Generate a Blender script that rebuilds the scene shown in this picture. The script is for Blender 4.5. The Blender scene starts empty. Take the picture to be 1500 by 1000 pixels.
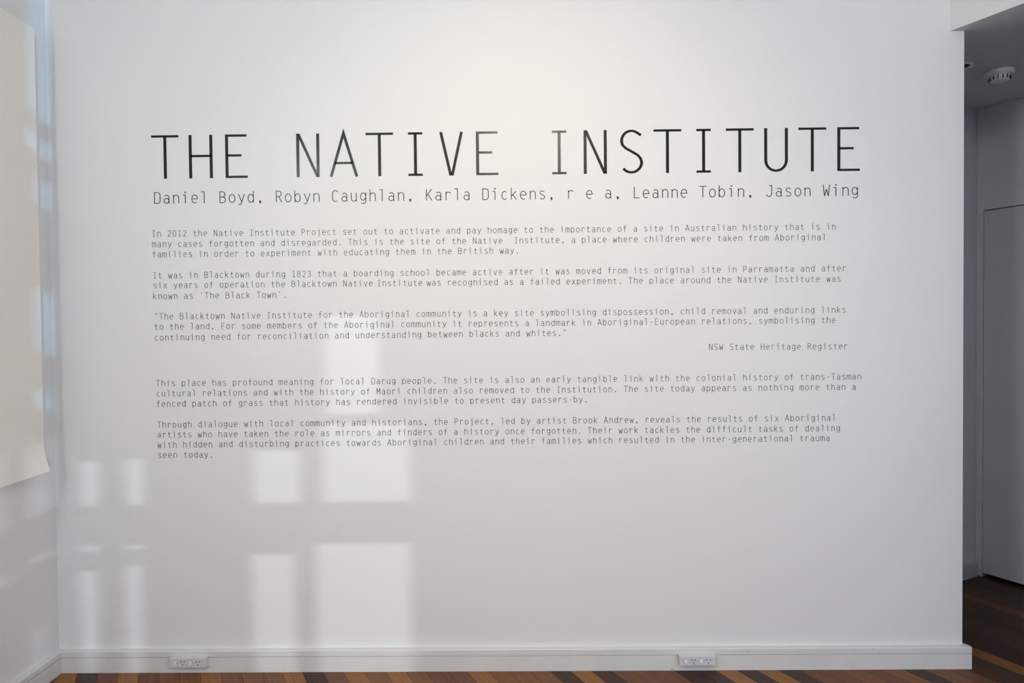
import bpy, bmesh, math, random
from mathutils import Vector, Matrix
random.seed(7)
PI = math.pi
S = bpy.context.scene
COL = S.collection

# ---------------------------------------------------------------- camera
CAM_D, CAM_H = 2.8, 1.4072
YAW, PITCH, ROLL = 0.009687, 0.019195, 0.009344
fwd = Vector((-math.sin(YAW), math.cos(YAW), 0))
rgt = Vector((math.cos(YAW), math.sin(YAW), 0))
up0 = Vector((0, 0, 1))
FW = fwd * math.cos(PITCH) - up0 * math.sin(PITCH)
U1 = up0 * math.cos(PITCH) + fwd * math.sin(PITCH)
RT = rgt * math.cos(ROLL) - U1 * math.sin(ROLL)
UP = U1 * math.cos(ROLL) + rgt * math.sin(ROLL)
cd = bpy.data.cameras.new('camera')
cd.sensor_width = 36
cd.lens = 24.0
cd.clip_start = 0.05
cam = bpy.data.objects.new('camera', cd)
cam.matrix_world = Matrix((
    (RT.x, UP.x, -FW.x, 0), (RT.y, UP.y, -FW.y, -CAM_D), (RT.z, UP.z, -FW.z, CAM_H), (0, 0, 0, 1)))
COL.objects.link(cam)
S.camera = cam

def ray(px, py):
    return FW * 1000 + RT * (px - 750) - UP * (py - 500)

def on_wall(px, py, y=0.0):          # where the sight line meets the plane y = const
    d = ray(px, py)
    t = (y + CAM_D) / d.y
    return Vector((d.x * t, y, CAM_H + d.z * t))

def on_x(px, py, x):                 # where the sight line meets the plane x = const
    d = ray(px, py)
    t = x / d.x
    return Vector((x, -CAM_D + d.y * t, CAM_H + d.z * t))

def on_z(px, py, z):
    d = ray(px, py)
    t = (z - CAM_H) / d.z
    return Vector((d.x * t, -CAM_D + d.y * t, z))

# ---------------------------------------------------------------- world, view, lights
S.view_settings.view_transform = 'Standard'
S.view_settings.look = 'None'
S.view_settings.gamma = 1
S.view_settings.use_curve_mapping = False
S.view_settings.exposure = 0.0
w = bpy.data.worlds.new('world')
w.use_nodes = True
w.node_tree.nodes['Background'].inputs[0].default_value = (0.60, 0.72, 1.0, 1)
w.node_tree.nodes['Background'].inputs[1].default_value = 0.3
S.world = w

def look(o, target):
    o.rotation_euler = (Vector(target) - o.location).to_track_quat('-Z', 'Y').to_euler()

def area(name, loc, target, sx, sy, power, color):
    l = bpy.data.lights.new(name, 'AREA')
    l.shape = 'RECTANGLE'; l.size = sx; l.size_y = sy
    l.energy = power; l.color = color
    o = bpy.data.objects.new(name, l); o.location = loc; look(o, target)
    COL.objects.link(o); return o

def spot(name, loc, target, power, color, angle, blend, radius):
    l = bpy.data.lights.new(name, 'SPOT')
    l.energy = power; l.color = color; l.spot_size = angle; l.spot_blend = blend
    l.shadow_soft_size = radius
    o = bpy.data.objects.new(name, l); o.location = loc; look(o, target)
    COL.objects.link(o); return o

REAR = -5.0
WALL_L = -1.925
XS = -1.885          # plane of the hanging sheet
CEIL = 3.25
HALLC = 2.592
# added bluish fill lamp, in place of daylight from the rear
area('fill_rear', (2.6, REAR + 0.25, 1.5), (1.2, 0, 0.9), 1.6, 2.0, 48, (0.46, 0.58, 0.94))
area('fill_left_low', (WALL_L + 0.06, -3.5, 0.8), (1.7, 0, 0.35), 0.7, 0.6, 5, (0.32, 0.42, 1.0))  # added fill lamp, tints the lower right wall lavender
# added warm fill lamp at the unseen far right of the room
area('fill_right', (3.4, -4.3, 1.6), (-1.2, 0, 1.3), 1.2, 1.6, 25, (1.0, 0.87, 0.55))
# added high fill lamp at the left, brightening the header
area('fill_left', (WALL_L + 0.06, -3.4, 2.42), (1.9, -0.5, 2.9), 0.8, 0.8, 60, (0.96, 1.0, 0.95))
# added blue fill spot tinting the upper left corner
spot('fill_corner', (0.9, -3.4, 3.1), (-1.95, 0, 3.0), 16, (0.10, 0.42, 1.0), 0.9, 1.0, 0.25)
# two ceiling track lamps, warm, washing the lettered wall
spot('track_lamp_wide', (0.06, -3.1, 2.96), (0.05, 0, 1.80), 73, (1.0, 1.0, 0.97), 1.7, 1.0, 0.14)
spot('track_lamp_narrow', (0.10, -2.2, 3.1), (0.02, 0, 1.52), 56, (1.0, 0.905, 0.57), 1.25, 1.0, 0.10)
# added blue fill lamp in the hall, tinting its end wall
HALL_FILL = area('fill_hall', (3.3, -1.0, 1.5), (2.2, 0.9, 1.4), 0.4, 1.2, 1.6, (0.35, 0.50, 1.0))
# low sun glancing back from glass outside; added blue lamp; both through slotted masks
SUN_A = Vector((3.05, -8.2, 0.80))
BLUE_B = Vector((2.60, -8.2, 2.60))

# ---------------------------------------------------------------- materials
def mat(name, color, rough=0.6, spec=0.5, noise=0.0, nscale=30, bump=0.0, bscale=200, coat=0.0):
    m = bpy.data.materials.new(name); m.use_nodes = True
    nt = m.node_tree; b = nt.nodes['Principled BSDF']
    b.inputs['Base Color'].default_value = (*color, 1)
    b.inputs['Roughness'].default_value = rough
    b.inputs['Specular IOR Level'].default_value = spec
    b.inputs['Coat Weight'].default_value = coat
    tc = nt.nodes.new('ShaderNodeTexCoord')
    if noise:
        n = nt.nodes.new('ShaderNodeTexNoise'); n.inputs['Scale'].default_value = nscale
        n.inputs['Detail'].default_value = 5
        nt.links.new(tc.outputs['Object'], n.inputs['Vector'])
        r = nt.nodes.new('ShaderNodeMapRange')
        r.inputs['To Min'].default_value = 1 - noise; r.inputs['To Max'].default_value = 1 + noise
        nt.links.new(n.outputs['Fac'], r.inputs['Value'])
        mx = nt.nodes.new('ShaderNodeVectorMath'); mx.operation = 'SCALE'
        mx.inputs[0].default_value = color
        nt.links.new(r.outputs[0], mx.inputs['Scale'])
        nt.links.new(mx.outputs[0], b.inputs['Base Color'])
    if bump:
        n = nt.nodes.new('ShaderNodeTexNoise'); n.inputs['Scale'].default_value = bscale
        n.inputs['Detail'].default_value = 3
        nt.links.new(tc.outputs['Object'], n.inputs['Vector'])
        bp = nt.nodes.new('ShaderNodeBump'); bp.inputs['Strength'].default_value = bump
        bp.inputs['Distance'].default_value = 0.001
        nt.links.new(n.outputs['Fac'], bp.inputs['Height'])
        nt.links.new(bp.outputs[0], b.inputs['Normal'])
    return m

M_WALL = mat('white_wall_paint', (0.80, 0.80, 0.795), 0.55, 0.4, 0.012, 3, 0.25, 260)
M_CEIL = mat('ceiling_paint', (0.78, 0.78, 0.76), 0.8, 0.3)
M_HCEIL = mat('hall_ceiling_shaded', (0.64, 0.64, 0.62), 0.8, 0.3)  # ceiling colour darkened to hold the dimness of the hall
M_TRIM = mat('trim_paint', (0.72, 0.72, 0.705), 0.4, 0.5, 0.05, 14, 0.15, 90)
M_SHEET = mat('cream_sheet', (0.89, 0.865, 0.79), 0.75, 0.3, 0.015, 4, 0.15, 300)
M_DOOR = mat('door_paint', (0.74, 0.74, 0.73), 0.45, 0.45)
M_VINYL = mat('black_vinyl', (0.004, 0.004, 0.005), 0.25, 0.36)
M_VSMALL = mat('fine_black_vinyl', (0.006, 0.007, 0.008), 0.35, 0.35)
M_PLAST = mat('white_plastic', (0.68, 0.68, 0.69), 0.3, 0.5)
M_SWITCH = mat('switch_plastic', (0.86, 0.86, 0.87), 0.25, 0.5)
M_SLOT = mat('slot_dark', (0.01, 0.01, 0.012), 0.6, 0.3)
M_GAP = mat('dark_gap', (0.012, 0.01, 0.01), 0.9, 0.1)
M_DET = mat('detector_plastic', (0.92, 0.92, 0.93), 0.35, 0.5)
M_MASK = mat('slot_mask_paint', (0.7, 0.7, 0.7), 0.5, 0.4)  # for the unseen slotted panels that shape the light patches
M_DIRT = mat('scuff_dirt', (0.16, 0.14, 0.12), 0.9, 0.1)

def wood(name, c1, c2):
    m = bpy.data.materials.new(name); m.use_nodes = True
    nt = m.node_tree; b = nt.nodes['Principled BSDF']
    b.inputs['Roughness'].default_value = 0.5
    b.inputs['Specular IOR Level'].default_value = 0.28
    tc = nt.nodes.new('ShaderNodeTexCoord')
    oi = nt.nodes.new('ShaderNodeObjectInfo')
    add = nt.nodes.new('ShaderNodeVectorMath'); add.operation = 'ADD'
    mul = nt.nodes.new('ShaderNodeVectorMath'); mul.operation = 'SCALE'
    mul.inputs[0].default_value = (7.3, 5.1, 3.7)
    nt.links.new(oi.outputs['Random'], mul.inputs['Scale'])
    nt.links.new(tc.outputs['Object'], add.inputs[0]); nt.links.new(mul.outputs[0], add.inputs[1])
    mp = nt.nodes.new('ShaderNodeMapping')
    mp.inputs['Rotation'].default_value = (0, 0, -math.atan2(0.884, -0.468))
    mp2 = nt.nodes.new('ShaderNodeMapping'); mp2.inputs['Scale'].default_value = (3, 90, 1)
    nt.links.new(add.outputs[0], mp.inputs[0]); nt.links.new(mp.outputs[0], mp2.inputs[0])
    n = nt.nodes.new('ShaderNodeTexNoise'); n.inputs['Scale'].default_value = 1.0
    n.inputs['Detail'].default_value = 6; n.inputs['Roughness'].default_value = 0.65
    nt.links.new(mp2.outputs[0], n.inputs['Vector'])
    cr = nt.nodes.new('ShaderNodeValToRGB')
    cr.color_ramp.elements[0].position = 0.3; cr.color_ramp.elements[0].color = (*c1, 1)
    cr.color_ramp.elements[1].position = 0.72; cr.color_ramp.elements[1].color = (*c2, 1)
    nt.links.new(n.outputs['Fac'], cr.inputs[0]); nt.links.new(cr.outputs[0], b.inputs['Base Color'])
    bp = nt.nodes.new('ShaderNodeBump'); bp.inputs['Strength'].default_value = 0.15; bp.inputs['Distance'].default_value = 0.001
    nt.links.new(n.outputs['Fac'], bp.inputs['Height']); nt.links.new(bp.outputs[0], b.inputs['Normal'])
    return m

W_TAN = wood('floorboard_tan', (0.22, 0.090, 0.027), (0.33, 0.140, 0.045))
W_MID = wood('floorboard_mid', (0.160, 0.062, 0.024), (0.235, 0.098, 0.039))
W_RED = wood('floorboard_red', (0.125, 0.047, 0.024), (0.190, 0.076, 0.040))
W_DRK = wood('floorboard_dark', (0.040, 0.019, 0.014), (0.075, 0.036, 0.025))

W_SHADED = wood('floorboard_shaded', (0.062, 0.028, 0.016), (0.100, 0.046, 0.027))  # dark red hall boards, darkened further to hold the wall's shadow

# ---------------------------------------------------------------- mesh helpers
def link(name, bm, m, parent=None, kind=None, smooth=False):
    bmesh.ops.recalc_face_normals(bm, faces=bm.faces)
    me = bpy.data.meshes.new(name); bm.to_mesh(me); bm.free()
    if smooth:
        for p in me.polygons: p.use_smooth = True
    for mm in (m if isinstance(m, (list, tuple)) else [m]):
        me.materials.append(mm)
    o = bpy.data.objects.new(name, me); COL.objects.link(o)
    if parent: o.parent = parent
    if kind: o['kind'] = kind
    return o

def bx(bm, x0, x1, y0, y1, z0, z1, mi=0):
    vs = [bm.verts.new((x, y, z)) for z in (z0, z1) for x, y in ((x0, y0), (x1, y0), (x1, y1), (x0, y1))]
    fs = [(0, 3, 2, 1), (4, 5, 6, 7), (0, 1, 5, 4), (1, 2, 6, 5), (2, 3, 7, 6), (3, 0, 4, 7)]
    out = [bm.faces.new([vs[i] for i in f]) for f in fs]
    for f in out: f.material_index = mi
    return vs

def prism(bm, poly, z0, z1):
    a = [bm.verts.new((p[0], p[1], z0)) for p in poly]
    b = [bm.verts.new((p[0], p[1], z1)) for p in poly]
    n = len(poly)
    bm.faces.new(a[::-1]); bm.faces.new(b)
    for i in range(n):
        bm.faces.new((a[i], a[(i + 1) % n], b[(i + 1) % n], b[i]))
    return a + b

def sweep(bm, prof, path_a, path_b):
    """prof: (offset, z) list closed; path_a/b: functions offset -> (x, y) at both ends"""
    A = [bm.verts.new((*path_a(o), z)) for o, z in prof]
    B = [bm.verts.new((*path_b(o), z)) for o, z in prof]
    n = len(prof)
    bm.faces.new(A); bm.faces.new(B[::-1])
    for i in range(n):
        bm.faces.new((A[i], A[(i + 1) % n], B[(i + 1) % n], B[i]))

def thing(name, loc, label, cat, group=None):
    o = bpy.data.objects.new(name, None); COL.objects.link(o)
    o.empty_display_size = 0.05
    o.location = loc; o['label'] = label; o['category'] = cat
    if group: o['group'] = group
    return o

# ---------------------------------------------------------------- the building axis
AX = Vector((0.468, -0.884, 0))           # floorboards, header and hall wall run this way (towards the camera)
PX = Vector((0.884, 0.468, 0))            # across them
SL = AX.x / -AX.y

# hall corner, taken from the skirting foot at the far end of the opening
hc = on_z(1428.4, 841, 0)
HC = Vector((hc.x, hc.y, 0))
wall_end_x = 1.8125
header_x = 1.757

# ---------------------------------------------------------------- walls
bm = bmesh.new()
prism(bm, [(WALL_L - 0.12, 0), (wall_end_x, 0), (wall_end_x - SL * 0.11, 0.11), (WALL_L - 0.12, 0.11)], 0, HALLC)
bm2 = bm
prism(bm, [(WALL_L - 0.12, 0), (header_x + 0.13, 0), (header_x + 0.13 - SL * 0.11, 0.11), (WALL_L - 0.12, 0.11)], HALLC, CEIL)
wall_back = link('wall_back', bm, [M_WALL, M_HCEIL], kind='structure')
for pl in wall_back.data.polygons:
    if pl.normal.z < -0.5: pl.material_index = 1  # underside takes the shade-darkened hall ceiling colour

bm = bmesh.new(); bx(bm, WALL_L - 0.12, WALL_L, REAR, 0, 0, CEIL)
link('wall_left', bm, M_WALL, kind='structure')

# header over the wide opening, running towards the camera
bm = bmesh.new()
L = 5.55
h0 = Vector((header_x, -0.0005, 0)); h1 = h0 + AX * L
h2 = h1 + Vector((0.13, 0, 0)); h3 = h0 + Vector((0.13, 0, 0))
prism(bm, [h0[:2], h1[:2], h2[:2], h3[:2]], HALLC, CEIL)
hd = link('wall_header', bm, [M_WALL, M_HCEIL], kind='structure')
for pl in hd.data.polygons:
    if pl.normal.z < -0.5: pl.material_index = 1  # soffit takes the shade-darkened hall ceiling colour

# unseen wall below the header, narrowing the opening to dim the hall
j0 = h0 + AX * 0.72; j3 = h3 + AX * 0.72
bm = bmesh.new()
prism(bm, [j0[:2], h1[:2], h2[:2], j3[:2]], 0, HALLC)
link('wall_right', bm, M_WALL, kind='structure')

# hall end wall and hall door wall
E1 = HC - PX * 1.12
bm = bmesh.new()
prism(bm, [HC[:2], E1[:2], (E1 - AX * 0.1)[:2], (HC - AX * 0.1 + PX * 0.1)[:2]], 0, HALLC)
link('wall_hall_end', bm, M_WALL, kind='structure')
# return wall behind the end of the lettered wall
r0 = Vector((wall_end_x, 0, 0)) - AX * 0.125
r1 = r0 - AX * 0.42
bm = bmesh.new()
prism(bm, [r0[:2], r1[:2], (r1 - PX * 0.09)[:2], (r0 - PX * 0.09)[:2]], 0, HALLC)
link('wall_hall_return', bm, M_WALL, kind='structure')

# door wall: recess for a flush leaf
def dw(s, d, z=0):                        # along the wall from the corner, depth behind its face
    p = HC + AX * s + PX * d
    return Vector((p.x, p.y, z))
def dwbox(bm, s0, s1, d0, d1, z0, z1):
    vs = prism(bm, [dw(s0, d0)[:2], dw(s1, d0)[:2], dw(s1, d1)[:2], dw(s0, d1)[:2]], z0, z1)
    return vs
dtop = 2.035
S0, S1 = 0.036, 0.036 + 0.86
bm = bmesh.new()
LEN = 6.9
dwbox(bm, 0, S0, 0, 0.1, 0, HALLC)
dwbox(bm, S0, S1, 0, 0.1, dtop, HALLC)
dwbox(bm, S1, LEN, 0, 0.1, 0, HALLC)
dwbox(bm, S0, S1, 0.06, 0.1, 0, dtop)
link('wall_hall_door', bm, M_WALL, kind='structure')
bm = bmesh.new(); dwbox(bm, S0 + 0.0025, S1 - 0.003, 0.002, 0.042, 0.022, dtop - 0.006)
door = link('door_1', bm, M_DOOR, kind='structure')
bm = bmesh.new()                          # dark slab painting shade into the gaps round the leaf
dwbox(bm, S0 + 0.0002, S1 - 0.0002, 0.044, 0.058, 0.001, dtop - 0.0005)
link('door_gap_shade', bm, M_GAP, door)
bm = bmesh.new()                          # lever set near the leading edge
for s, d in ((S1 - 0.06, -0.006),):
    c = dw(s, d, 1.0)
    mt = Matrix.Translation(c) @ Matrix.Rotation(math.atan2(PX.y, PX.x), 4, 'Z') @ Matrix.Rotation(PI / 2, 4, 'Y')
    bmesh.ops.create_cone(bm, cap_ends=True, segments=20, radius1=0.026, radius2=0.026, depth=0.012, matrix=mt)
    mt2 = Matrix.Translation(dw(s, -0.032, 1.0)) @ Matrix.Rotation(math.atan2(PX.y, PX.x), 4, 'Z') @ Matrix.Rotation(PI / 2, 4, 'Y')
    bmesh.ops.create_cone(bm, cap_ends=True, segments=14, radius1=0.009, radius2=0.009, depth=0.04, matrix=mt2)
    dwbox(bm, s - 0.12, s + 0.01, -0.056, -0.044, 0.991, 1.009)
link('door_handle', bm, mat('brushed_metal', (0.5, 0.5, 0.5), 0.3, 0.5), door)
# narrow corner bead between the end wall and the door
bm = bmesh.new()
t0 = HC - PX * 0.018
prism(bm, [HC[:2], t0[:2], (t0 + AX * 0.004)[:2], (HC + AX * 0.004)[:2]], 0, HALLC - 0.02)
link('trim_1', bm, M_TRIM, kind='structure')

# ceilings
bm = bmesh.new()
prism(bm, [(WALL_L - 0.12, REAR), (h1.x, REAR), (h0.x + 0.13 , 0), (h0.x + 0.05, 0.11), (WALL_L - 0.12, 0.11)], CEIL, CEIL + 0.1)
link('ceiling', bm, M_CEIL, kind='structure')
bm = bmesh.new()
q = dw(LEN, 0.1)
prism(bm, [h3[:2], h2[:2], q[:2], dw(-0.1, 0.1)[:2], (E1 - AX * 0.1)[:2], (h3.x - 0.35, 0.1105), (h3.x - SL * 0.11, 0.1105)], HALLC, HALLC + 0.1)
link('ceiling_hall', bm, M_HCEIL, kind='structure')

# ---------------------------------------------------------------- unseen rear wall, slots shaped to cast the light patches
def through(pt, src):                     # where the ray from a lit spot to the source crosses the rear wall
    t = (REAR - pt.y) / (src.y - pt.y)
    p = pt + (src - pt) * t
    return p.x, p.z

def opening(p0, p1, src):
    a = through(p0, src); b = through(p1, src)
    return min(a[0], b[0]), max(a[0], b[0]), min(a[1], b[1]), max(a[1], b[1])
WB = lambda x0, y0, x1, y1, s: opening(on_wall(x0, y0), on_wall(x1, y1), s)
XL = WALL_L
opsA = [
    WB(118, 676, 147, 741, SUN_A), WB(184, 672, 213, 738, SUN_A),
    WB(118, 799, 147, 807, SUN_A), WB(184, 798, 213, 804, SUN_A),
    WB(118, 836, 147, 982, SUN_A), WB(184, 829, 213, 982, SUN_A),
    WB(372, 660, 440, 736, SUN_A), WB(370, 812, 434, 982, SUN_A),
    WB(472, 620, 612, 734, SUN_A), WB(464, 796, 604, 982, SUN_A),
    WB(476, 462, 556, 606, SUN_A),
]
def LWp(px, py): return on_x(px, py, XL)
def LB(xa, xb, ya, yb):                    # left wall band between two columns, heights read at the room corner
    a = through(LWp(xa, 700), SUN_A); b = through(LWp(xb, 700), SUN_A)
    c = through(on_wall(82, ya), SUN_A); d = through(on_wall(82, yb), SUN_A)
    return min(a[0], b[0]), max(a[0], b[0]), min(c[1], d[1]), max(c[1], d[1])
opsA += [LB(40, 79, 640, 744), LB(40, 79, 801, 811), LB(-30, 10, 640, 750), LB(-30, 9, 810, 827), LB(40, 62, 905, 960)]
def OB(xa, xb, ya, yb):                    # from the sheet side (pixel column xa) to the back wall (xb), between two heights
    a = through(on_x(xa, ya, XS), BLUE_B); b = through(on_wall(xb, ya), BLUE_B); c = through(on_wall(xb, yb), BLUE_B)
    return min(a[0], b[0]), max(a[0], b[0]), min(b[1], c[1]), max(b[1], c[1])
opsB = [OB(38, 89, -40, 182), OB(38, 89, 210, 236), OB(50, 73, 270, 310), OB(50, 78, 431, 520), OB(50, 78, 573, 604)]
def bar_rect(bm, x0, x1, z0, z1, thin):
    if x1 - x0 > 1e-4 and z1 - z0 > 1e-4:
        bx(bm, x0, x1, REAR - (0.004 if thin else 0.1), REAR, z0, z1)

def slotted(bm, X0, X1, Z0, Z1, ops, thin=True):
    """fill the rectangle with strips, leaving the openings free"""
    xs = sorted(set([X0, X1] + [v for o in ops for v in o[:2]]))
    for a, b in zip(xs, xs[1:]):
        if b - a < 1e-4: continue
        m = (a + b) / 2
        zz = sorted([(max(Z0, o[2]), min(Z1, o[3])) for o in ops if o[0] < m < o[1]])
        z = Z0
        for c, d in zz:
            if c > z: bar_rect(bm, a, b, z, c, thin)
            z = max(z, d)
        bar_rect(bm, a, b, z, Z1, thin)
RX1 = dw(LEN, 0).x
ax0, ax1 = min(o[0] for o in opsA) - 0.03, max(o[1] for o in opsA) + 0.03
az0, az1 = max(0.0, min(o[2] for o in opsA) - 0.03), max(o[3] for o in opsA) + 0.03
bx0, bx1 = min(o[0] for o in opsB) - 0.03, max(o[1] for o in opsB) + 0.03
bz0, bz1 = min(o[2] for o in opsB) - 0.03, max(o[3] for o in opsB) + 0.03
print('A', ax0, ax1, az0, az1, 'B', bx0, bx1, bz0, bz1)
bm = bmesh.new()
slotted(bm, WALL_L - 0.12, RX1, 0, CEIL, [(ax0, ax1, az0, az1), (bx0, bx1, bz0, bz1)], False)
link('wall_rear', bm, M_WALL, kind='structure')
bm = bmesh.new(); slotted(bm, ax0, ax1, az0, az1, opsA)
link('slot_mask_1', bm, M_MASK, kind='structure')  # unseen panel, slots shaped to cast the low light patches
bm = bmesh.new(); slotted(bm, bx0, bx1, bz0, bz1, opsB)
link('slot_mask_2', bm, M_MASK, kind='structure')  # unseen panel, slots shaped to cast the blue corner patches
cA = Vector(((ax0 + ax1) / 2, REAR, (az0 + az1) / 2)); cB = Vector(((bx0 + bx1) / 2, REAR, (bz0 + bz1) / 2))
gl = area('sun_glint_low', SUN_A, cA, 0.036, 0.012, 36, (0.88, 0.91, 1.0)); gl.data.spread = 1.5
spot('blue_patch_lamp', BLUE_B, cB, 1300, (0.20, 0.60, 1.0), 0.6, 0.2, 0.012)  # added blue spot casting the upper left patches

# ---------------------------------------------------------------- floor made of single boards
room = [(WALL_L - 0.1, REAR), (RX1, REAR), (dw(0, 0.06).x, dw(0, 0.06).y + 0.05), (WALL_L - 0.1, 0.1)]
def clip(poly, room):
    out = poly
    n = len(room)
    for i in range(n):
        a = Vector(room[i]); b = Vector(room[(i + 1) % n]); e = b - a
        res = []
        for j in range(len(out)):
            p = out[j]; q = out[(j + 1) % len(out)]
            sp = e.x * (p[1] - a.y) - e.y * (p[0] - a.x)
            sq = e.x * (q[1] - a.y) - e.y * (q[0] - a.x)
            if sp >= 0: res.append(p)
            if (sp >= 0) != (sq >= 0):
                t = sp / (sp - sq); res.append((p[0] + (q[0] - p[0]) * t, p[1] + (q[1] - p[1]) * t))
        out = res
        if len(out) < 3: return []
    return out
bm = bmesh.new(); prism(bm, room, -0.06, -0.02)
floor = link('floor', bm, M_GAP, kind='structure')
ref = on_z(684, 982.6, 0)                  # a board edge where it meets the skirting
n_ref = ref.x * PX.x + ref.y * PX.y
PITCHB = 30.4 * 0.00279 * PX.x
colour = {0: 'T', 1: 'M', 2: 'M', 3: 'M', 4: 'D', 5: 'T', 6: 'D', 7: 'R', 8: 'R', 9: 'R', 10: 'D', 11: 'D', 12: 'T', 13: 'D', 14: 'T',
          15: 'D', 16: 'R', 17: 'R', 18: 'M', 19: 'R', 20: 'M', 21: 'D', 22: 'T', 23: 'T', 24: 'X', 25: 'X', 26: 'T', 27: 'D', 28: 'D', 29: 'X', 30: 'X', 31: 'D', 32: 'X', 33: 'X', 34: 'R', 35: 'X', 36: 'X', 37: 'D', 38: 'X', 39: 'D', 40: 'X',
          -1: 'R', -2: 'R', -3: 'M', -4: 'T', -5: 'M', -6: 'T', -7: 'R', -8: 'D', -9: 'T', -10: 'M', -11: 'M', -12: 'M', -13: 'T', -14: 'M',
          -15: 'M', -16: 'R', -17: 'T', -18: 'R', -19: 'D', -20: 'T'}
pal = {'T': W_TAN, 'M': W_MID, 'R': W_RED, 'D': W_DRK, 'X': W_SHADED}
rb = random.Random(11)
nb = 0
for k in range(-60, 48):
    n0 = n_ref + k * PITCHB; n1 = n0 + PITCHB
    base = colour.get(k, rb.choice('TMMRRD'))
    cuts = [-4.6, -1.9 - rb.random() * 0.5, rb.uniform(0.1, 1.1), 3.5 + rb.random(), 7.8]
    if k < -20 or k > 33: cuts = [-4.6, rb.uniform(1, 3), 7.8]
    if -20 <= k < 20: cuts = [-4.6, rb.uniform(0.9, 1.8), 7.8]
    for i, (s0, s1) in enumerate(zip(cuts, cuts[1:])):
        g = 0.0006
        P = [PX * (n0 + g) + AX * (s0 + g), PX * (n1 - g) + AX * (s0 + g), PX * (n1 - g) + AX * (s1 - g), PX * (n0 + g) + AX * (s1 - g)]
        poly = [(p.x, p.y) for p in P]
        # orientation must be counter-clockwise
        ar = sum(poly[j][0] * poly[(j + 1) % 4][1] - poly[(j + 1) % 4][0] * poly[j][1] for j in range(4))
        if ar < 0: poly.reverse()
        c = clip(poly, room)
        if len(c) < 3: continue
        area_ = abs(sum(c[j][0] * c[(j + 1) % len(c)][1] - c[(j + 1) % len(c)][0] * c[j][1] for j in range(len(c)))) / 2
        if area_ < 0.002: continue
        key = base
        if not (-20 <= k < 41) and i: key = rb.choice('TMMRRD')
        elif i >= 2 and k < 24: key = rb.choice('TMMRRD')
        b = bmesh.new(); prism(b, c, -0.02, rb.uniform(-0.0004, 0.0))
        link('floorboard', b, pal[key], floor); nb += 1
print('boards', nb)

# ---------------------------------------------------------------- skirting boards
TS = 0.024
HB, HG = 0.0905, 0.0645
def prof(h=HB, g=HG, t=TS):
    return [(0, 0.0005), (t, 0.0005), (t, g - 0.0010), (t - 0.006, g - 0.0010), (t - 0.006, g + 0.0010), (t, g + 0.0010), (t, h - 0.003), (t - 0.003, h), (0, h)]
bm = bmesh.new()
xe = wall_end_x + TS
sweep(bm, prof(), lambda o: (WALL_L + o, -o), lambda o: (xe - 0.0 - (TS - o) * 0.0, -o))
# small return round the free end
sweep(bm, prof(), lambda o: (wall_end_x + o, 0.0), lambda o: (wall_end_x + o - SL * 0.11, 0.11))
bb = link('baseboard_back', bm, M_TRIM, kind='structure')
bm = bmesh.new()
sweep(bm, prof(), lambda o: (WALL_L + o, -o), lambda o: (WALL_L + o, REAR))
link('baseboard_left', bm, M_TRIM, kind='structure')
bm = bmesh.new()
e0 = HC - PX * 0.0185
sweep(bm, prof(), lambda o: (e0 + AX * o)[:2], lambda o: (HC - PX * 0.98 + AX * o)[:2])
link('baseboard_hall', bm, M_TRIM, kind='structure')
# chipped paint and dirt spots on the skirting, as thin irregular flecks
def fleck(px, py, wpx, hpx, y, parent):
    c = on_wall(px, py, y)
    b = bmesh.new(); n = 7; vs = []
    for i in range(n):
        a = 2 * PI * i / n; rr = random.uniform(0.6, 1.1)
        vs.append((c.x + math.cos(a) * wpx * 0.0014 * rr, c.z + math.sin(a) * hpx * 0.0014 * rr))
    A = [b.verts.new((x, y - 0.0002, z)) for x, z in vs]; B = [b.verts.new((x, y + 0.0006, z)) for x, z in vs]
    b.faces.new(A)
    for i in range(n): b.faces.new((A[i], A[(i + 1) % n], B[(i + 1) % n], B[i]))
    return link('paint_fleck', b, M_DIRT, parent)
for px, py, a, c in ((395, 978, 2.0, 1.2), (417, 980, 0.8, 3), (1097, 953.5, 1, 2), (1211, 974, 1.4, 1.6), (1356, 969.5, 1.2, 1.6), (1278, 950, 1.2, 1.6),
                     (985, 980, 7, 1), (1250, 975.5, 5, 0.8), (1418, 958, 0.8, 1.2)):
    fleck(px, py, a, c, -TS, bb)
for px, py, a, c in ((1439, 16.5 + 0, 1, 1),):
    pass
fleck(1202, 618.5, 1.4, 1.0, 0.0, wall_back)

# ---------------------------------------------------------------- cream sheet hanging in front of the left wall

yr = on_x(60, 487, XS).y                   # right-hand edge of the sheet
zt = on_x(50, 42, XS).z
zb = on_x(62, 692, XS).z
yl = yr - 1.15
bm = bmesh.new()
NU, NV = 24, 40
grid = []
for j in range(NV + 1):
    row = []
    v = j / NV
    z = zt + (zb - zt) * v
    for i in range(NU + 1):
        u = i / NU
        y = yr + (yl - yr) * u
        x = XS + 0.004 * math.sin(u * 9 + 0.7) * v
        if v > 0.93:                       # lower corner curls away from the wall
            c = (v - 0.93) / 0.07
            x += 0.012 * c * c * math.exp(-u * 16)
            y += 0.016 * c * c * math.exp(-u * 16)
        zz = z - 0.012 * v * min(1.0, u * 6) * 0.6
        row.append((x, y, zz))
    grid.append(row)
front = [[bm.verts.new(p) for p in r] for r in grid]
back = [[bm.verts.new((p[0] - 0.0016, p[1], p[2])) for p in r] for r in grid]
for j in range(NV):
    for i in range(NU):
        bm.faces.new((front[j][i], front[j][i + 1], front[j + 1][i + 1], front[j + 1][i]))
        bm.faces.new((back[j][i], back[j + 1][i], back[j + 1][i + 1], back[j][i + 1]))
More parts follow.
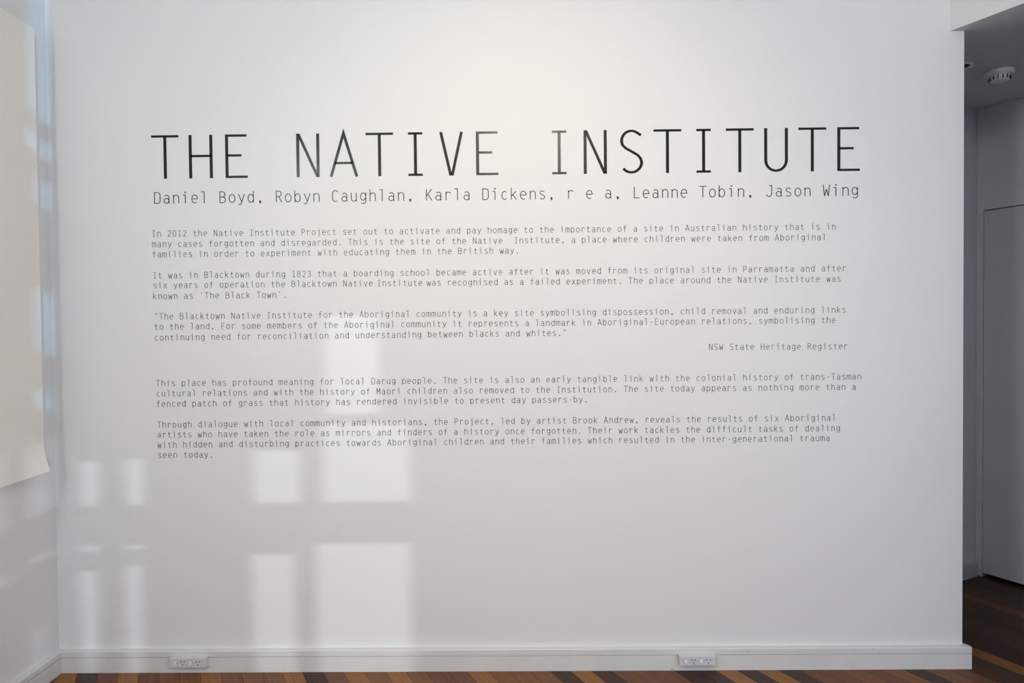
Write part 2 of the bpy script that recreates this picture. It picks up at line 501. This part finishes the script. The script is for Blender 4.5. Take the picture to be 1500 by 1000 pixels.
for j in range(NV):
    bm.faces.new((front[j][0], front[j + 1][0], back[j + 1][0], back[j][0]))
    bm.faces.new((front[j][NU], back[j][NU], back[j + 1][NU], front[j + 1][NU]))
for i in range(NU):
    bm.faces.new((front[0][i], back[0][i], back[0][i + 1], front[0][i + 1]))
    bm.faces.new((front[NV][i], front[NV][i + 1], back[NV][i + 1], back[NV][i]))
sheet_t = thing('hanging_sheet', (WALL_L, (yr + yl) / 2, zb),
                'plain cream sheet hanging flat against the left wall, its lower corner curling out', 'sheet')
sheet = link('cloth', bm, M_SHEET)
bm = bmesh.new()                           # two stand-off battens that carry the sheet on the wall
bx(bm, WALL_L, XS - 0.004, yl + 0.05, yr - 0.14, zt - 0.06, zt - 0.035)
batten = link('batten', bm, M_TRIM)
for o in (sheet, batten):
    o.parent = sheet_t; o.matrix_parent_inverse = Matrix.Translation(sheet_t.location).inverted()

# ---------------------------------------------------------------- power outlets on the skirting
def outlet(px0, px1, ptop, pbot, label, worn=False):
    yf = -TS - 0.023
    a = on_wall(px0, pbot, yf); b = on_wall(px1, ptop, yf)
    W = b.x - a.x; H = b.z - a.z
    t = thing('power_outlet', (a.x + W / 2, -TS, a.z), label, 'power outlet', 'double power outlets on the skirting board')
    ox, oz = -W / 2, 0
    bm = bmesh.new()
    # body with tapering flanks
    d = 0.0229; e = 0.003
    fr = [(ox, -d, oz), (ox + W, -d, oz), (ox + W, -d, oz + H), (ox, -d, oz + H)]
    bk = [(ox - e, 0, oz - 0.001), (ox + W + e, 0, oz - 0.001), (ox + W + e, 0, oz + H + 0.002), (ox - e, 0, oz + H + 0.002)]
    F = [bm.verts.new(p) for p in fr]; B = [bm.verts.new(p) for p in bk]
    bm.faces.new(F); bm.faces.new(B[::-1])
    for i in range(4): bm.faces.new((F[i], F[(i + 1) % 4], B[(i + 1) % 4], B[i]))
    bmesh.ops.bevel(bm, geom=[ed for ed in bm.edges if all(v.co.y < -d + 1e-5 for v in ed.verts)], offset=0.0012, segments=2, affect='EDGES')
    link('mounting_block', bm, M_PLAST, t)
    for c in (0.165, 0.59):
        cx = ox + W * c; cz = oz + H * 0.52
        # plate coloured dark for the rocker's shadow, with rocker
        bm = bmesh.new(); bx(bm, cx - 0.0088, cx + 0.0088, -d - 0.0006, -d, cz - 0.0098, cz + 0.0092)
        bmesh.ops.bevel(bm, geom=[ed for ed in bm.edges if abs(ed.verts[0].co.y - ed.verts[1].co.y) > 1e-5], offset=0.003, segments=3, affect='EDGES')
        sw = link('switch', bm, mat_shadow, t)
        bm = bmesh.new(); vs = bx(bm, cx - 0.0068, cx + 0.0068, -d - 0.005, -d - 0.0004, cz - 0.0072, cz + 0.0082)
        for v in bm.verts:
            if v.co.y < -d - 0.003 and v.co.z > cz: v.co.y += 0.0026
        bmesh.ops.bevel(bm, geom=bm.edges[:], offset=0.0009, segments=2, affect='EDGES')
        link('rocker', bm, M_SWITCH, sw)
    for c in (0.375, 0.795):
        cx = ox + W * c; cz = oz + H * 0.50
        bm = bmesh.new(); bx(bm, cx - 0.0138, cx + 0.0138, -d - 0.0010, -d, cz - 0.0142, cz + 0.0142)
        bmesh.ops.bevel(bm, geom=[ed for ed in bm.edges if abs(ed.verts[0].co.y - ed.verts[1].co.y) > 1e-5], offset=0.004, segments=4, affect='EDGES')
        so = link('socket', bm, M_PLAST, t)
        # shadow line around the insert, put in as a dark plate
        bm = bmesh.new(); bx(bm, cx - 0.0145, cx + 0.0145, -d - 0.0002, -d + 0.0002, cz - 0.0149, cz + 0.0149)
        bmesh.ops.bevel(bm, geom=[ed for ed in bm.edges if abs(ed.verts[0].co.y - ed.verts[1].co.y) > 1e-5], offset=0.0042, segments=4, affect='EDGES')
        link('shadow_line', bm, mat_shadow, so)
        for sx, sz, ang in ((-0.0068, 0.0062, 0.52), (0.0068, 0.0062, -0.52), (0, -0.0065, 0)):
            bm = bmesh.new(); bx(bm, -0.0014, 0.0014, -d - 0.0013, -d - 0.0008, -0.0037, 0.0037)
            bmesh.ops.rotate(bm, verts=bm.verts, cent=(0, 0, 0), matrix=Matrix.Rotation(ang, 3, 'Y'))
            bmesh.ops.translate(bm, verts=bm.verts, vec=(cx + sx, 0, cz + sz))
            link('slot', bm, M_SLOT, so)
    if worn:
        # a chip at the lower corner of the first socket
        cx = ox + W * 0.375 + 0.0065
        bm = bmesh.new(); bx(bm, cx - 0.005, cx + 0.005, -d - 0.0013, -d - 0.0009, oz + 0.0052, oz + 0.0064)
        link('chip', bm, M_SLOT, t)
    else:
        bm = bmesh.new(); bx(bm, ox + W * 0.957, ox + W * 0.963, -d - 0.0003, -d, oz + 0.006, oz + 0.014)
        link('mark', bm, M_DIRT, t)
    return t
mat_shadow = mat('shadow_rim', (0.36, 0.36, 0.38), 0.5, 0.3)  # grey for the painted shadow round rockers and sockets
outlet(247.9, 300.7, 964.2, 977.9, 'white double power outlet on the skirting board, near the left corner')
outlet(995.9, 1048.4, 961.3, 975.2, 'white double power outlet with chipped first socket, on the skirting board at right', True)

# ---------------------------------------------------------------- hall ceiling fittings
dc = on_z(1464.5, 104.5, HALLC)
det = thing('smoke_detector', (dc.x, dc.y, HALLC), 'round white slotted smoke detector on the dark hall ceiling', 'smoke detector')
def lathe(bm, pr, n=40):
    rings = [[bm.verts.new((r * math.cos(2 * PI * i / n), r * math.sin(2 * PI * i / n), z)) for i in range(n)] for r, z in pr]
    for a, b in zip(rings, rings[1:]):
        for i in range(n): bm.faces.new((a[i], a[(i + 1) % n], b[(i + 1) % n], b[i]))
    bm.faces.new(rings[0]); bm.faces.new(rings[-1])
bm = bmesh.new(); lathe(bm, [(0.058, 0), (0.060, -0.004), (0.059, -0.014), (0.052, -0.021), (0.044, -0.022)])
link('base', bm, M_DET, det, smooth=False)
bm = bmesh.new(); lathe(bm, [(0.043, -0.022), (0.041, -0.038), (0.037, -0.045), (0.028, -0.048)])
link('chamber', bm, M_DET, det)
for i in range(14):
    a = 2 * PI * (i + .3) / 14
    bm = bmesh.new(); bx(bm, -0.0016, 0.0016, -0.0443, -0.0395, -0.042, -0.0245)
    bmesh.ops.rotate(bm, verts=bm.verts, cent=(0, 0, 0), matrix=Matrix.Rotation(a, 3, 'Z'))
    link('vent_slot', bm, M_SLOT, det)
lc = on_z(1407.5, 96.5, HALLC)
dl = thing('downlight', (lc.x, lc.y, HALLC), 'small unlit round downlight ring in the hall ceiling, half hidden by the wall end', 'ceiling light')
bm = bmesh.new(); n = 36
pr = [(0.034, 0.0), (0.050, 0.0), (0.050, -0.004), (0.046, -0.006), (0.036, -0.005)]
rings = [[bm.verts.new((r * math.cos(2 * PI * i / n), r * math.sin(2 * PI * i / n), z)) for i in range(n)] for r, z in pr]
for a, b in zip(rings, rings[1:] + rings[:1]):
    for i in range(n): bm.faces.new((a[i], a[(i + 1) % n], b[(i + 1) % n], b[i]))
link('trim_ring', bm, M_DET, dl)
bm = bmesh.new(); lathe(bm, [(0.0345, -0.0001), (0.0345, -0.003)], 30)
link('lamp_recess', bm, M_SLOT, dl)

# ---------------------------------------------------------------- stroke lettering (monospaced, thin, drawn as cut vinyl)
def E(cx, cy, rx, ry, a0, a1, n=10):
    return [(cx + rx * math.cos(math.radians(a0 + (a1 - a0) * i / n)), cy + ry * math.sin(math.radians(a0 + (a1 - a0) * i / n))) for i in range(n + 1)]
CP, XH, BS, AS, DS = 1.175, 0.885, 0.03, 1.245, -0.24
G = {}
G['T'] = [[(-.385, CP), (.385, CP)], [(0, CP), (0, 0)]]
G['H'] = [[(-.29, CP + .03), (-.29, 0)], [(.29, CP + .03), (.29, 0)], [(-.29, .62), (.29, .62)]]
G['E'] = [[(.29, CP), (-.27, CP), (-.27, BS), (.31, BS)], [(-.27, .625), (.14, .625)]]
G['F'] = [[(.31, CP), (-.25, CP), (-.25, 0)], [(-.25, .625), (.2, .625)]]
G['N'] = [[(-.28, CP + .03), (-.28, 0)], [(.28, CP + .03), (.28, 0)], [(-.262, CP + .02), (.262, .012)]]
G['A'] = [[(-.36, 0), (0, CP + .03), (.36, 0)], [(-.25, .38), (.25, .38)]]
G['I'] = [[(-.2, CP), (.2, CP)], [(-.2, BS), (.2, BS)], [(0, CP), (0, BS)]]
G['V'] = [[(-.29, CP + .03), (-.02, 0)], [(.29, CP + .03), (.02, 0)]]
G['S'] = [[(.27, 1.05)] + E(.0, .89, .27, .285, 45, 180, 10)[1:] + [(-.245, .79), (-.16, .70), (0, .61), (.17, .51), (.25, .42)] + E(0, .31, .285, .28, 0, -142, 11)]
G['U'] = [[(-.285, CP + .03), (-.285, .32)] + E(0, .32, .285, .29, 180, 360, 14) + [(.285, CP + .03)]]
G['D'] = [[(-.3, BS), (-.3, CP), (0, CP)] + E(.02, .85, .28, .325, 90, 0, 7) + E(.02, .355, .28, .325, 0, -90, 7) + [(-.3, BS)]]
G['B'] = [[(-.3, BS), (-.3, CP), (0, CP)] + E(.02, .905, .225, .27, 90, -90, 9) + [(-.3, .635)], [(-.02, .635)] + E(.0, .333, .3, .303, 90, -90, 10) + [(-.3, BS)]]
G['R'] = [[(-.27, 0), (-.27, CP), (0, CP)] + E(.0, .89, .27, .285, 90, -90, 10) + [(-.27, .605)], [(.0, .605), (.3, 0)]]
G['P'] = [[(-.27, 0), (-.27, CP), (0, CP)] + E(.0, .86, .28, .315, 90, -90, 10) + [(-.27, .545)]]
G['K'] = [[(-.28, CP + .03), (-.28, 0)], [(.27, CP + .03), (-.28, .47)], [(-.11, .66), (.31, 0)]]
G['C'] = [[(.29, 1.0)] + E(.02, .86, .29, .32, 50, 180, 9) + [(-.27, .34)] + E(.02, .34, .29, .32, 180, 310, 9)]
G['J'] = [[(-.03, CP), (.24, CP), (.24, .33)] + E(-.04, .32, .28, .29, 0, -170, 11)]
G['L'] = [[(-.25, CP + .03), (-.25, BS), (.3, BS)]]
G['W'] = [[(-.34, CP + .03), (-.2, 0)], [(-.2, 0), (0, .72)], [(0, .72), (.2, 0)], [(.2, 0), (.34, CP + .03)]]
G['M'] = [[(-.29, 0), (-.29, CP + .03)], [(-.28, CP), (0, .45)], [(0, .45), (.28, CP)], [(.29, CP + .03), (.29, 0)]]
G['a'] = [[(-.22, .80)] + E(.0, .64, .25, .245, 130, 15, 7) + [(.25, .58), (.25, .13), (.29, .0)],
          E(-.02, .285, .26, .255, 20, 340, 14)]
G['b'] = [[(-.29, AS), (-.29, 0)], E(0, .457, .29, .427, 165, -165, 16)]
G['c'] = [E(.03, .457, .30, .427, 50, 310, 14)]
G['d'] = [[(.28, AS), (.28, .1), (.31, 0)], E(0, .457, .29, .427, 15, 345, 16)]
G['e'] = [[(-.3, .47), (.3, .47)] + E(0, .457, .305, .427, 5, 305, 16)]
G['f'] = [[(-.27, .80), (.26, .80)], [(-.04, 0), (-.04, .95)] + E(.17, .98, .21, .23, 180, 70, 6)]
G['g'] = [E(-.02, .50, .27, .385, 15, 345, 16), [(.27, XH + .03), (.27, .0)] + E(.0, -.02, .27, .22, 0, -150, 9)]
G['h'] = [[(-.28, AS), (-.28, 0)], [(-.28, .68)] + E(.02, .60, .27, .285, 140, 0, 8) + [(.29, 0)]]
G['i'] = [[(-.26, XH), (.0, XH), (0, 0)]]
G['j'] = [[(-.20, XH), (.08, XH), (.08, .0)] + E(-.1, -.02, .18, .22, 0, -110, 6)]
G['k'] = [[(-.27, AS), (-.27, 0)], [(.24, XH), (-.27, .36)], [(-.1, .52), (.28, 0)]]
G['l'] = [[(-.30, CP + .03), (.02, CP + .03), (.02, 0)]]
G['m'] = [[(-.36, XH + .02), (-.36, 0)], [(-.36, .72)] + E(-.18, .72, .17, .165, 150, 0, 6) + [(-.01, 0)], [(0, .72)] + E(.17, .72, .17, .165, 150, 0, 6) + [(.34, 0)]]
G['n'] = [[(-.31, XH + .03), (-.26, .8), (-.26, 0)], [(-.26, .68)] + E(.03, .60, .27, .285, 140, 0, 8) + [(.30, 0)]]
G['o'] = [E(0, .457, .31, .427, 0, 360, 20)]
G['p'] = [[(-.29, XH + .03), (-.29, DS - .02)], E(0, .457, .29, .427, 165, -165, 16)]
G['r'] = [[(-.24, XH + .03), (-.2, .8), (-.2, 0)], [(-.2, .62)] + E(.06, .62, .26, .265, 150, 30, 7)]
G['s'] = [[(.22, .78)] + E(.0, .685, .235, .2, 50, 180, 7) + [(-.2, .58), (0, .48), (.2, .38)] + E(0, .25, .26, .22, 10, -145, 9)]
G['t'] = [[(-.29, .80), (.22, .80)], [(-.07, 1.1), (-.07, .25)] + E(.13, .24, .2, .21, 180, 305, 7)]
G['u'] = [[(-.28, XH + .02), (-.28, .3)] + E(-.01, .3, .27, .27, 180, 330, 9), [(.26, XH + .02), (.26, .12), (.30, 0)]]
G['v'] = [[(-.3, XH + .02), (0, .01), (.3, XH + .02)]]
G['w'] = [[(-.36, XH + .02), (-.19, .01), (0, .66), (.19, .01), (.36, XH + .02)]]
G['x'] = [[(-.28, XH + .02), (.3, 0)], [(.28, XH + .02), (-.3, 0)]]
G['y'] = [[(-.3, XH + .02), (.02, .08)], [(.33, XH + .02), (.03, .08), (-.03, -.08), (-.12, -.2), (-.22, -.2), (-.3, -.12)]]
G['0'] = [[(-.28, .78)] + E(0, .86, .28, .32, 165, 15, 8) + [(.28, .38)] + E(0, .35, .28, .32, -15, -165, 8) + [(-.28, .78)]]
G['1'] = [[(-.2, 1.03), (.02, CP), (.02, 0)], [(-.2, BS), (.24, BS)]]
G['2'] = [[(-.26, .97)] + E(0, .87, .28, .3, 150, -10, 9) + [(.2, .66), (-.27, BS), (.29, BS)]]
G['3'] = [[(-.24, 1.0)] + E(-.01, .89, .25, .28, 140, -80, 9) + E(-.01, .33, .29, .3, 80, -150, 11)]
G['8'] = [E(0, .89, .24, .28, 0, 360, 14), E(0, .33, .29, .3, 0, 360, 16)]
G['-'] = [[(-.2, .5), (.2, .5)]]
DOT = {'i': [(.0, 1.16, .085)], 'j': [(.08, 1.16, .085)], '.': [(0, .09, .115)], ',': [(-.02, .10, .12)],
       '‘': [(0, 1.03, .085)], '’': [(0, 1.12, .085)], '“': [(-.13, 1.03, .085), (.13, 1.03, .085)], '”': [(-.13, 1.12, .085), (.13, 1.12, .085)]}
TAIL = {',': [[(.07, .10), (.05, -.02), (-.06, -.12)]], '‘': [[(-.05, 1.03), (-.03, 1.12), (.04, 1.18)]], '’': [[(.05, 1.12), (.03, 1.04), (-.04, .97)]],
        '“': [[(-.18, 1.03), (-.16, 1.12), (-.09, 1.18)], [(.08, 1.03), (.10, 1.12), (.17, 1.18)]],
        '”': [[(-.08, 1.12), (-.10, 1.04), (-.17, .97)], [(.18, 1.12), (.16, 1.04), (.09, .97)]]}

def ribbon(pts, wv, wh):
    closed = len(pts) > 3 and (Vector(pts[0]) - Vector(pts[-1])).length < 1e-4
    P = [Vector(p) for p in (pts[:-1] if closed else pts)]
    Q = []
    for p in P:
        if not Q or (p - Q[-1]).length > 1e-4: Q.append(p)
    P = Q; n = len(P); out = []
    def nrm(a, b):
        d = (b - a).normalized()
        hw = 0.5 * (wv * abs(d.y) + wh * abs(d.x)) / max(abs(d.x) + abs(d.y), 1e-6)
        return d, Vector((-d.y, d.x)), hw
    for i in range(n):
        if closed or 0 < i < n - 1:
            d0, n0, w0 = nrm(P[i - 1], P[i]); d1, n1, w1 = nrm(P[i], P[(i + 1) % n])
            den = d0.x * d1.y - d0.y * d1.x
            L_, R_ = [], []
            for sgn, dst in ((1, L_), (-1, R_)):
                a = P[i] + n0 * w0 * sgn; b = P[i] + n1 * w1 * sgn
                if abs(den) < 0.05: q = (a + b) / 2
                else:
                    t = ((b.x - a.x) * d1.y - (b.y - a.y) * d1.x) / den
                    q = a + d0 * t
                    if (q - P[i]).length > 4.2 * w0: q = P[i] + (q - P[i]).normalized() * 4.2 * w0
                dst.append(q)
            out.append((L_[0], R_[0]))
        elif i == 0:
            d, nn, hw = nrm(P[0], P[1]); out.append((P[0] + nn * hw, P[0] - nn * hw))
        else:
            d, nn, hw = nrm(P[-2], P[-1]); out.append((P[-1] + nn * hw, P[-1] - nn * hw))
    return out, closed

def glyph(V, F, ch, ox, oz, s, wv, wh, t, sink=0.0):
    """add one character to the vertex and face lists; s is the cell width in metres, t the film thickness"""
    def put(x, z, y): V.append((ox + x * s, y, oz + z * s)); return len(V) - 1
    for st in G.get(ch, []) + TAIL.get(ch, []):
        rb_, closed = ribbon(st, wv, wh)
        idx = [(put(a.x, a.y, -t), put(b.x, b.y, -t), put(b.x, b.y, sink), put(a.x, a.y, sink)) for a, b in rb_]
        m = len(idx)
        for i in range(m if closed else m - 1):
            a = idx[i]; b = idx[(i + 1) % m]
            F.append((a[0], a[1], b[1], b[0]))
            F.append((a[1], a[2], b[2], b[1])); F.append((a[3], a[0], b[0], b[3]))
        if not closed:
            F.append((idx[0][0], idx[0][3], idx[0][2], idx[0][1])); F.append((idx[-1][0], idx[-1][1], idx[-1][2], idx[-1][3]))
    for cx, cz, r in DOT.get(ch, []):
        n = 12
        a = [put(cx + r * math.cos(2 * PI * i / n), cz + r * math.sin(2 * PI * i / n), -t * 1.01) for i in range(n)]
        b = [put(cx + r * math.cos(2 * PI * i / n), cz + r * math.sin(2 * PI * i / n), sink) for i in range(n)]
        F.append(tuple(a))
        for i in range(n): F.append((a[i], b[i], b[(i + 1) % n], a[(i + 1) % n]))

def from_lists(name, V, F, m, parent):
    me = bpy.data.meshes.new(name); me.from_pydata(V, [], F); me.materials.append(m)
    o = bpy.data.objects.new(name, me); COL.objects.link(o)
    if parent: o.parent = parent
    return o

def cells(s):
    """x position of each character in cells; '~' is a narrow space"""
    x = 0; r = []
    for i, c in enumerate(s):
        wd = 0.62 if c == '~' else 1.0
        r.append((c, x + (wd - 1) / 2)); x += wd
    return r

def fit(s, x0, y0, x1, y1):
    a = on_wall(x0, y0); b = on_wall(x1, y1)
    cs = cells(s); span = cs[-1][1] - cs[0][1]
    pit = (b.x - a.x) / span
    return a, b, cs, pit

letter_cache = {}
def lettered(parent, s, x0, y0, x1, y1, wv, wh, t, m, rescale=None):
    a, b, cs, pit = fit(s, x0, y0, x1, y1)
    size = rescale or pit
    for c, cx in cs:
        if c in ' ~': continue
        key = (c, round(size, 5))
        if key not in letter_cache:
            V, F = [], []
            glyph(V, F, c, 0, 0, size, wv, wh, t)
            o = from_lists('letter', V, F, m, parent); letter_cache[key] = o.data
        else:
            o = bpy.data.objects.new('letter', letter_cache[key]); COL.objects.link(o); o.parent = parent
        f_ = cx / cs[-1][1]
        o.location = Vector((a.x + pit * cx, -0.0003, a.z + (b.z - a.z) * f_)) - parent.location

title = thing('title_lettering', on_wall(742, 256), 'large black capital lettering of the title across the top of the white wall', 'lettering')
title.location.y = 0
lettered(title, 'THE NATIVE INSTITUTE', 242.5, 261.7, 1243, 250.3, 0.084, 0.064, 0.0004, M_VINYL)
names = thing('names_lettering', on_wall(741, 292), 'thin medium-sized lettering of the row of names directly below the big title', 'lettering')
lettered(names, 'Daniel Boyd, Robyn Caughlan, Karla Dickens, r e a, Leanne Tobin, Jason Wing', 230.6, 298.2, 1252.3, 286.6, 0.088, 0.080, 0.0003, M_VSMALL)

PARS = [
 ('small grey text paragraph of three lines, topmost, right below the names',
  [("In 2012 the Native Institute Project set out to activate and pay homage to the importance of a site in Australian history that is in", 225.5, 346.7, 1221.3, 336.2),
   ("many cases forgotten and disregarded. This is the site of the Native  Institute, a place where children were taken from Aboriginal", 226, 362, 1207.2, 351.7),
   ("families in order to experiment with educating them in the British way.", 226, 377, 757.9, 371.1)]),
 ('small text paragraph beginning It was in Blacktown, second block under the names',
  [("It was in Blacktown during 1823 that a boarding school became active after it was moved from its original site in Parramatta and after", 227, 407.8, 1236.7, 397.2),
   ("six years of operation the Blacktown Native~Institute~was recognised as a failed experiment. The place around the Native Institute was", 227.2, 422.2, 1228.7, 412.5),
   ("known as ‘The Black Town’.", 227, 438, 417.2, 436)]),
 ('small text paragraph set in double quotation marks, in the middle of the wall',
  [("“The Blacktown Native Institute for the Aboriginal community is a key site symbolising dispossession, child removal and enduring links", 228.8, 467.8, 1236.2, 458),
   ("to the land. For some members of the Aboriginal community it represents a landmark in Aboriginal-European relations, symbolising the", 229.2, 482.8, 1221.2, 473),
   ("continuing need for reconciliation and understanding between blacks and whites.”", 229.5, 498.7, 827.2, 491.7)]),
 ('single short text line at right, NSW State Heritage Register, alone below the quotation',
  [("NSW State Heritage Register", 1041.2, 512.5, 1238.8, 511.3)]),
 ('small text paragraph of three lines beginning This place, second block from the bottom',
  [("This place has profound meaning for local Darug people. The site is also an early tangible link with the colonial history of trans-Tasman", 231.7, 565.5, 1258.7, 555.5),
   ("cultural relations and with the history of Maori children also removed to the Institution. The site today appears as nothing more than a", 232.2, 580.5, 1250.7, 570.7),
   ("fenced patch of grass that history has rendered invisible to present day passers-by.", 232.2, 595.7, 858.3, 589.1)]),
 ('lowest small text paragraph, four lines ending with seen today',
  [("Through dialogue with local community and historians, the Project, led by artist Brook Andrew, reveals the results of six Aboriginal", 233.3, 626.2, 1221.5, 616),
   ("artists who have taken the role as mirrors and finders of a history once forgotten. Their work tackles the difficult tasks of dealing", 233.3, 640.8, 1227.8, 631.2),
   ("with hidden and disturbing practices towards Aboriginal children and their families which resulted in the inter-generational trauma", 233.7, 655.7, 1212.5, 645.7),
   ("seen today.", 234.3, 670.5, 309.7, 670)]),
]
for label, lines in PARS:
    a0 = on_wall(lines[-1][1], lines[-1][2])
    par = thing('text_paragraph', (a0.x, 0, a0.z), label, 'lettering', 'small paragraphs of wall text')
    for s, x0, y0, x1, y1 in lines:
        a, b, cs, pit = fit(s, x0, y0, x1, y1)
        line = bpy.data.objects.new('text_line', None); COL.objects.link(line); line.parent = par
        line.empty_display_size = 0.02
        line.location = (0, -0.0003, a.z - a0.z)
        V, F = [], []
        for i, (c, cx) in enumerate(cs):
            if c not in ' ~':
                glyph(V, F, c, a.x + pit * cx - a0.x, (b.z - a.z) * cx / max(cs[-1][1], 1), pit, 0.092, 0.086, 0.00025)
            if V and (c in ' ~' or i == len(cs) - 1):
                from_lists('word', V, F, M_VSMALL, line)
                V, F = [], []
